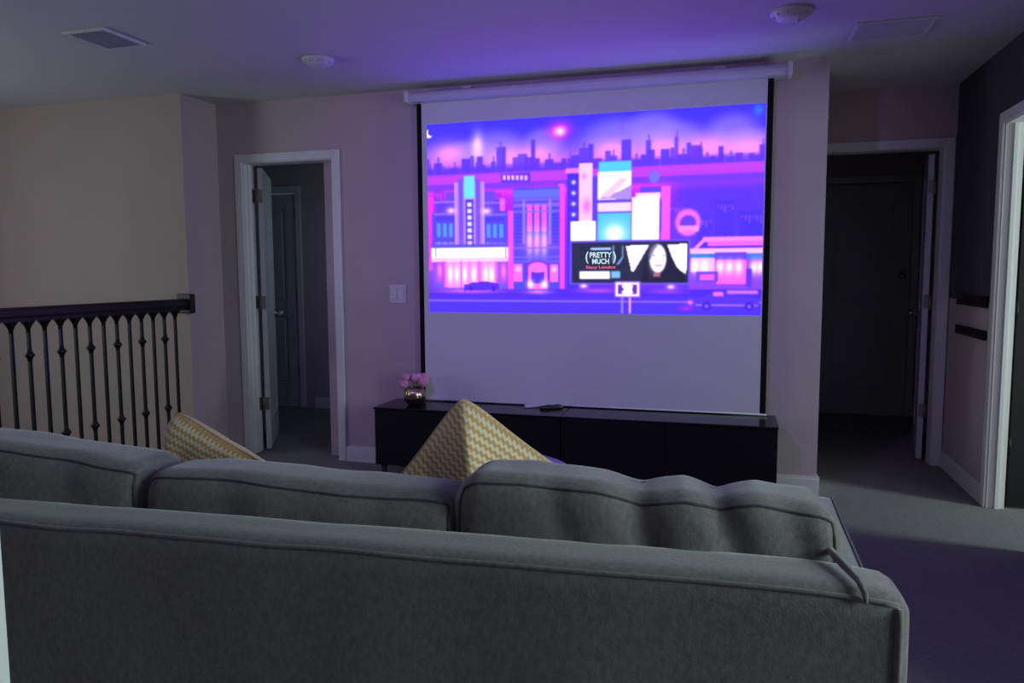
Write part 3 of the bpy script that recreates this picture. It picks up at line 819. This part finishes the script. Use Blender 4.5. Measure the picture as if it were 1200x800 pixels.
# seat cushions
CUX = (-2.075, -1.445, -0.765, -0.06)
CUX = (-2.06, -1.435, -0.745, -0.05)
for k in range(3):
    mb, mpc = soft_block(CUX[k] + 0.004 if k else -L + 0.19, CUX[k + 1] - 0.004 if k < 2 else -0.13, 0.30, 0.88, 0.295, 0.455, 0.05, (26, 22, 8), 0.005, 5)
    sc_ = mb.build('seat_cushion', 'fabric', sofa, world=False)
    pts = [mpc((-0.97 + 1.94 * i / 40, 0.96, 0.93)) for i in range(41)]
    MB().tube(pts, 0.005, 8).build('piping', 'piping', sc_, world=False).location -= sc_.location


# back cushions: (x0, x1) and crest profile in local coordinates
def prof_fn(tab):
    xs = [t[0] for t in tab]; zs = [t[1] for t in tab]
    return lambda x: float(np.interp(x, xs, zs))


CUSH = [(-2.12, -1.405, [(-2.12, .915), (-1.9, .922), (-1.66, .902), (-1.42, .880)]),
        (-1.425, -0.715, [(-1.43, .868), (-1.30, .876), (-1.18, .874), (-0.98, .862), (-0.75, .858)]),
        (-0.745, -0.035, [(-0.74, .885), (-0.68, .905), (-0.60, .908), (-0.46, .898), (-0.385, .884), (-0.31, .893), (-0.245, .880), (-0.18, .892), (-0.08, .884), (-0.035, .87)])]
for k, (x0, x1, tab) in enumerate(CUSH):
    zt = prof_fn(tab); zb = 0.46

    def fn(q, p, zt=zt, x0=x0, x1=x1, k=k):
        t = (q.z - zb) / (0.90 - zb); cx = (x0 + x1) / 2; u = (q.x - cx) / ((x1 - x0) / 2)
        z = zb + t * (zt(q.x) - zb)
        y = q.y
        bul = max(0, 1 - u * u) * max(0, 1 - (2 * t - 1) ** 2)
        if p[1] < -0.5: y -= 0.020 * bul * min(1, -p[1])
        if p[1] > 0.5: y += 0.050 * bul
        x = q.x
        # creases pulling down from the seam
        if k == 2 and t > 0.3:
            for (xc, dz, w) in ((-0.40, 0.016, 0.030), (-0.25, 0.014, 0.026), (-0.55, 0.006, 0.03), (-0.14, 0.008, 0.03)):
                f = math.exp(-((q.x - xc - 0.16 * (1 - t)) / w) ** 2) * min(1, (t - 0.3) / 0.4)
                if p[1] < 0.2: y += dz * f * 0.9
                z -= dz * 0.35 * f * (1 if p[2] > 0.5 else 0)
        if k < 2 and t > 0.3:
            for (xc, dz, w) in ((x0 + 0.52, 0.006, 0.05), (x0 + 0.2, 0.005, 0.06)):
                f = math.exp(-((q.x - xc - 0.1 * (1 - t)) / w) ** 2); y += dz * f * (1 if p[1] < 0 else 0)
        return Vector((x, y, z))
    mb, mpc = soft_block(x0 + 0.004, x1 - 0.004, 0.125, 0.305, zb, 0.90, 0.055, (72, 22, 44), 0.006, 7, fn)
    bc = mb.build('back_cushion', 'fabric', sofa, world=False)
    pts = []
    a = 0.975
    for i in range(16): pts.append(mpc((-0.955, -a, -0.6 + 1.5 * i / 15)))
    for i in range(1, 70): pts.append(mpc((-0.955 + 1.91 * i / 69, -a + 0.10, 0.955)))
    for i in range(1, 16): pts.append(mpc((0.955, -a, 0.9 - 1.5 * i / 15)))
    MB().tube(pts, 0.0034, 8).build('piping', 'piping', bc, world=False).location -= bc.location
# small loose tie of fabric at the right end of the last cushion, lying over the back
MB().tube([(-0.068, 0.140, 0.812), (-0.062, 0.100, 0.811), (-0.052, 0.060, 0.808), (-0.044, 0.022, 0.806), (-0.040, -0.002, 0.796), (-0.039, -0.006, 0.782)], [0.006, 0.007, 0.0062, 0.0055, 0.005, 0.003], 8).build('fabric_tie', 'fabric', sofa, world=False)


# ------------------------------------------------------------------ throw pillows
def pillow(name, loc, rot, size, thick, label, fold=0.0):
    from mathutils import Euler
    n = 48; vs_, uvs, fs_ = [], [], []
    mat_w = Matrix.Translation(loc) @ Euler(rot).to_matrix().to_4x4(); inv = mat_w.inverted()

    def outline(u, v):
        pin = 1 - 0.055 * (1 - v * v) * abs(u); pin2 = 1 - 0.055 * (1 - u * u) * abs(v); rc = 1 - 0.075 * abs(u * v) ** 5
        return u * pin * rc * size / 2, v * pin2 * rc * size / 2

    def settle(p):          # the filling gives way where the pillow rests on the seat and the back cushions
        w = mat_w @ p
        if w.z < 0.50: w.z = 0.468 + max(0, (w.z - 0.30)) * 0.16
        if w.z < 0.88 and w.y < 1.64: w.y = 1.60 + max(0, w.y - 1.40) * 0.16
        return inv @ w
    for s in (1, -1):
        for j in range(n + 1):
            for i in range(n + 1):
                u, v = 2 * i / n - 1, 2 * j / n - 1
                x, y = outline(u, v); edge = (1 - u ** 4) * (1 - v ** 4)
                h = thick / 2 * edge ** 0.55 * (1 - 0.12 * (u * u + v * v))
                h += noise.noise(Vector((u * 2.2, v * 2.2, s * 3.0))) * 0.014 * edge
                if s < 0 and fold:          # crease running down from the upper corner
                    d = (u + v) / 1.414; al = max(0, min(1, (v - u) / 2 + 0.25))
                    h += fold * math.exp(-abs(d) / 0.30) * al * edge ** 0.35 - 0.3 * fold * math.exp(-((d + 0.45) / 0.2) ** 2) * al * edge
                vs_.append(settle(Vector((x, s * h, y)))); uvs.append((u * .5 + .5 + (0 if s > 0 else 1.3), v * .5 + .5))
        o = 0 if s > 0 else (n + 1) ** 2
        for j in range(n):
            for i in range(n):
                q = [o + j * (n + 1) + i, o + j * (n + 1) + i + 1, o + (j + 1) * (n + 1) + i + 1, o + (j + 1) * (n + 1) + i]
                fs_.append(q[::-1] if s > 0 else q)
    me = bpy.data.meshes.new(name); me.from_pydata(vs_, [], fs_); me.update()
    ul = me.uv_layers.new(name='UVMap')
    for lp in me.loops: ul.data[lp.index].uv = uvs[lp.vertex_index]
    for p in me.polygons: p.use_smooth = True
    me.materials.append(M['weave'])
    o = bpy.data.objects.new(name, me); C.objects.link(o); o.location = loc; o.rotation_euler = rot
    ORIGIN[o.name] = Vector(loc)
    e = []
    for (a, b) in (((-1, -1), (1, -1)), ((1, -1), (1, 1)), ((1, 1), (-1, 1)), ((-1, 1), (-1, -1))):
        for k in range(20):
            x, y = outline(a[0] + (b[0] - a[0]) * k / 20, a[1] + (b[1] - a[1]) * k / 20); e.append(settle(Vector((x, 0, y))))
    e.append(e[0])
    MB().tube(e, 0.0028, 6).build('seam', M['weave'], o, world=False)
    tag(o, label, 'pillow', 'yellow woven throw pillows on the sofa')


pillow('throw_pillow', (-0.621, 1.798, 0.664), (R(6), R(38), R(24)), 0.46, 0.17, 'yellow and cream woven throw pillow with one corner pointing up behind the middle sofa cushions', 0.075)
pillow('throw_pillow', (-1.339, 1.707, 0.643), (R(6), R(17), R(-14)), 0.44, 0.15, 'yellow and cream woven throw pillow leaning in front of the railing behind the sofa', 0.02)

# ------------------------------------------------------------------ stair railing
rl = empty('stair_railing', (XS, 2.3, 0), label='black stair railing with iron balusters and dark wooden handrail before the beige wall', cat='railing')
RY0, RY1 = 0.62, 4.20
mb = MB(); prof = [(-0.030, 1.062), (0.030, 1.062), (0.034, 1.075), (0.034, 1.100), (0.024, 1.116), (-0.024, 1.116), (-0.034, 1.100), (-0.034, 1.075)]
n = len(prof); mb.add([(XS + p[0], y, p[1]) for y in (RY0, RY1 - 0.04) for p in prof], [[i, (i + 1) % n, n + (i + 1) % n, n + i][::-1] for i in range(n)] + [list(range(n)), [n + i for i in range(n)][::-1]])
mb.build('handrail', 'espresso', rl)
box('handrail_fillet', XS - 0.018, XS + 0.018, RY0, RY1 - 0.04, 1.044, 1.062, 'espresso', rl)
box('wall_rosette', XS - 0.055, XS + 0.052, RY1 - 0.05, RY1 - 0.001, 1.02, 1.148, 'espresso', rl, bev=0.006)
box('bottom_rail', XS - 0.05, XS + 0.05, RY0, RY1 - 0.002, 0.0, 0.055, 'espresso', rl, bev=0.006)
nw = MB().box(XS - 0.05, XS + 0.05, RY0 - 0.10, RY0, 0, 1.16, 0.004); nw.box(XS - 0.065, XS + 0.065, RY0 - 0.115, RY0 + 0.015, 1.16, 1.19, 0.006)
nw.build('newel_post', 'espresso', rl)


def baluster(knots):
    mb = MB(); h = 0.0075; t0, t1 = 0.055, 1.046
    mb.box(-h, h, -h, h, t0, t1)
    mb.lathe([(h * 1.1, t1 - 0.062), (0.012, t1 - 0.042), (0.021, t1 - 0.022), (0.033, t1 - 0.008), (0.036, t1)], n=10)
    mb.lathe([(0.016, t0), (0.016, t0 + 0.02), (h * 1.2, t0 + 0.03)], n=10)
    return mb


b_obj = None; knot = None; y = 4.061; k = 0
while y > RY0 + 0.05:
    if b_obj is None:
        b_obj = baluster(False).build('baluster', 'iron', rl, world=False, recentre=False); b = b_obj
        b.location = (0, y - 2.3, 0)
    else:
        b = copy_child(b_obj, rl, (0, y - 2.3, 0))
    if k % 2 == 1:
        for zk in (0.425, 0.868):
            if knot is None:
                knot = MB().lathe([(0.008, -0.034), (0.013, -0.026), (0.013, -0.018), (0.019, -0.010), (0.026, 0), (0.019, 0.010), (0.013, 0.018), (0.013, 0.026), (0.008, 0.034)], n=12).build('knuckle', 'iron', b, world=False, recentre=False)
                knot.location = (0, 0, zk)
            else: copy_child(knot, b, (0, 0, zk))
    y -= 0.0965; k += 1

# ------------------------------------------------------------------ ceiling fittings
def detector(c, r, lab):
    o = MB().lathe([(r, 0), (r, -0.010), (r * .96, -0.016), (r * .80, -0.020), (r * .72, -0.032), (r * .55, -0.040), (r * .2, -0.042), (0.001, -0.042)], c, 40).build('smoke_detector', 'plastic')
    tag(o, lab, 'smoke detector', 'round detectors on the ceiling')
    MB().lathe([(0.010, -0.046), (0.010, -0.040)], (c[0] + r * .3, c[1], c[2]), 14).build('test_button', 'case', o)
    for k in range(10):
        a = 2 * math.pi * k / 10; cx, cy = c[0] + r * .77 * math.cos(a), c[1] + r * .77 * math.sin(a)
        MB().box(cx - .006, cx + .006, cy - .006, cy + .006, c[2] - .029, c[2] - .018).build('slot', 'case', o)


detector((-2.195, 3.765, H), 0.088, 'white round ceiling detector in front of the left doorway')
detector((0.225, 3.72, H), 0.092, 'white round ceiling detector near the right end of the screen')

vt = empty('ceiling_vent', (-3.0, 3.13, H), R(0), label='white slatted rectangular air vent on the ceiling near the railing', cat='vent')
vx0, vx1, vy0, vy1 = -3.125, -2.875, 2.985, 3.265
for (a, b, c, d) in ((vx0, vx1, vy0, vy0 + .022), (vx0, vx1, vy1 - .022, vy1), (vx0, vx0 + .022, vy0 + .022, vy1 - .022), (vx1 - .022, vx1, vy0 + .022, vy1 - .022)):
    box('frame', a, b, c, d, H - 0.012, H, 'plastic', vt, bev=0.003)
box('duct', vx0 + .022, vx1 - .022, vy0 + .022, vy1 - .022, H - 0.003, H - 0.001, 'blkplastic', vt)
for k in range(9):
    xx = vx0 + .034 + k * .0225
    mb = MB(); a, b = -0.007, 0.007
    mb.add([(xx + a, vy0 + .022, H - .004), (xx + b, vy0 + .022, H - .016), (xx + b + .002, vy0 + .022, H - .014), (xx + a + .002, vy0 + .022, H - .003),
            (xx + a, vy1 - .022, H - .004), (xx + b, vy1 - .022, H - .016), (xx + b + .002, vy1 - .022, H - .014), (xx + a + .002, vy1 - .022, H - .003)],
           [[0, 1, 2, 3], [7, 6, 5, 4], [0, 4, 5, 1], [1, 5, 6, 2], [2, 6, 7, 3], [3, 7, 4, 0]]).build('slat', 'plastic', vt)
gr = empty('return_air_grille', (0.71, 4.13, H), label='flat white return air grille on the ceiling before the hallway', cat='vent')
gx0, gx1, gy0, gy1 = 0.53, 0.885, 3.98, 4.28
for (a, b, c, d) in ((gx0, gx1, gy0, gy0 + .02), (gx0, gx1, gy1 - .02, gy1), (gx0, gx0 + .02, gy0 + .02, gy1 - .02), (gx1 - .02, gx1, gy0 + .02, gy1 - .02)):
    box('frame', a, b, c, d, H - 0.008, H, 'plastic', gr, bev=0.002)
box('backing', gx0 + .02, gx1 - .02, gy0 + .02, gy1 - .02, H - 0.002, H - 0.0005, 'case', gr)
for k in range(12):
    yy = gy0 + .03 + k * .0215; box('slat', gx0 + .02, gx1 - .02, yy, yy + .012, H - 0.007, H - 0.003, 'plastic', gr)

# unseen projector added above the sofa, holding a violet fill for the screen wall
PJ = Vector((-1.15, 0.85, 2.24))
pj = empty('projector', tuple(PJ - Vector((0, 0, 0.06))), label='unseen white ceiling projector on a short pole, added to hold a violet fill light', cat='projector')
MB().box(PJ.x - .16, PJ.x + .16, PJ.y - .26, PJ.y - .02, PJ.z - .055, PJ.z + .055, .015, 3).build('body', 'plastic', pj)
MB().tube([(PJ.x, PJ.y - .03, PJ.z), (PJ.x, PJ.y, PJ.z)], .035, 24).build('lens', 'blkplastic', pj)
MB().tube([(PJ.x, PJ.y - .14, PJ.z + .05), (PJ.x, PJ.y - .14, H)], .018, 14).build('mount_pole', 'plastic', pj)
sl = bpy.data.lights.new('violet_wall_fill', 'SPOT'); sl.energy = 112; sl.color = (0.36, 0.18, 1.0); sl.spot_size = R(66); sl.spot_blend = 1.0; sl.shadow_soft_size = 0.03
so = bpy.data.objects.new('violet_wall_fill', sl); C.objects.link(so); so.location = PJ + Vector((0, 0.05, 0))
so.rotation_euler = (Vector((-1.1, 4.5, 1.40)) - so.location).to_track_quat('-Z', 'Y').to_euler()

# light switch
sw = empty('light_switch', (-2.111, D - 0.004, 1.14), label='white two-gang light switch plate on the wall beside the screen', cat='light switch')
box('plate', -2.170, -2.052, D - 0.007, D - 0.0005, 1.080, 1.202, 'plastic', sw, bev=0.003)
for xx in (-2.136, -2.086): box('rocker', xx - 0.017, xx + 0.017, D - 0.013, D - 0.006, 1.108, 1.174, 'trim', sw, bev=0.003)

# dark strips on the right wall
for (z0, z1, lab) in ((1.072, 1.136, 'upper dark wooden strip fixed across the hallway wall'), (0.895, 0.948, 'lower dark wooden strip fixed across the hallway wall')):
    o = MB().box(XR - 0.022, XR - 0.0005, 4.66, 5.21, z0, z1, 0.004).build('wall_strip', 'espresso'); tag(o, lab, 'wall strip', 'dark strips on the hallway wall')
    for yy in (4.74, 5.13): MB().lathe([(0.009, -.003), (0.008, .002), (0.004, .003)], (0, 0, 0), 12).build('screw_cap', 'iron', o, world=False).location = (-0.0125, yy - 4.935, (z1 - z0) / 2)
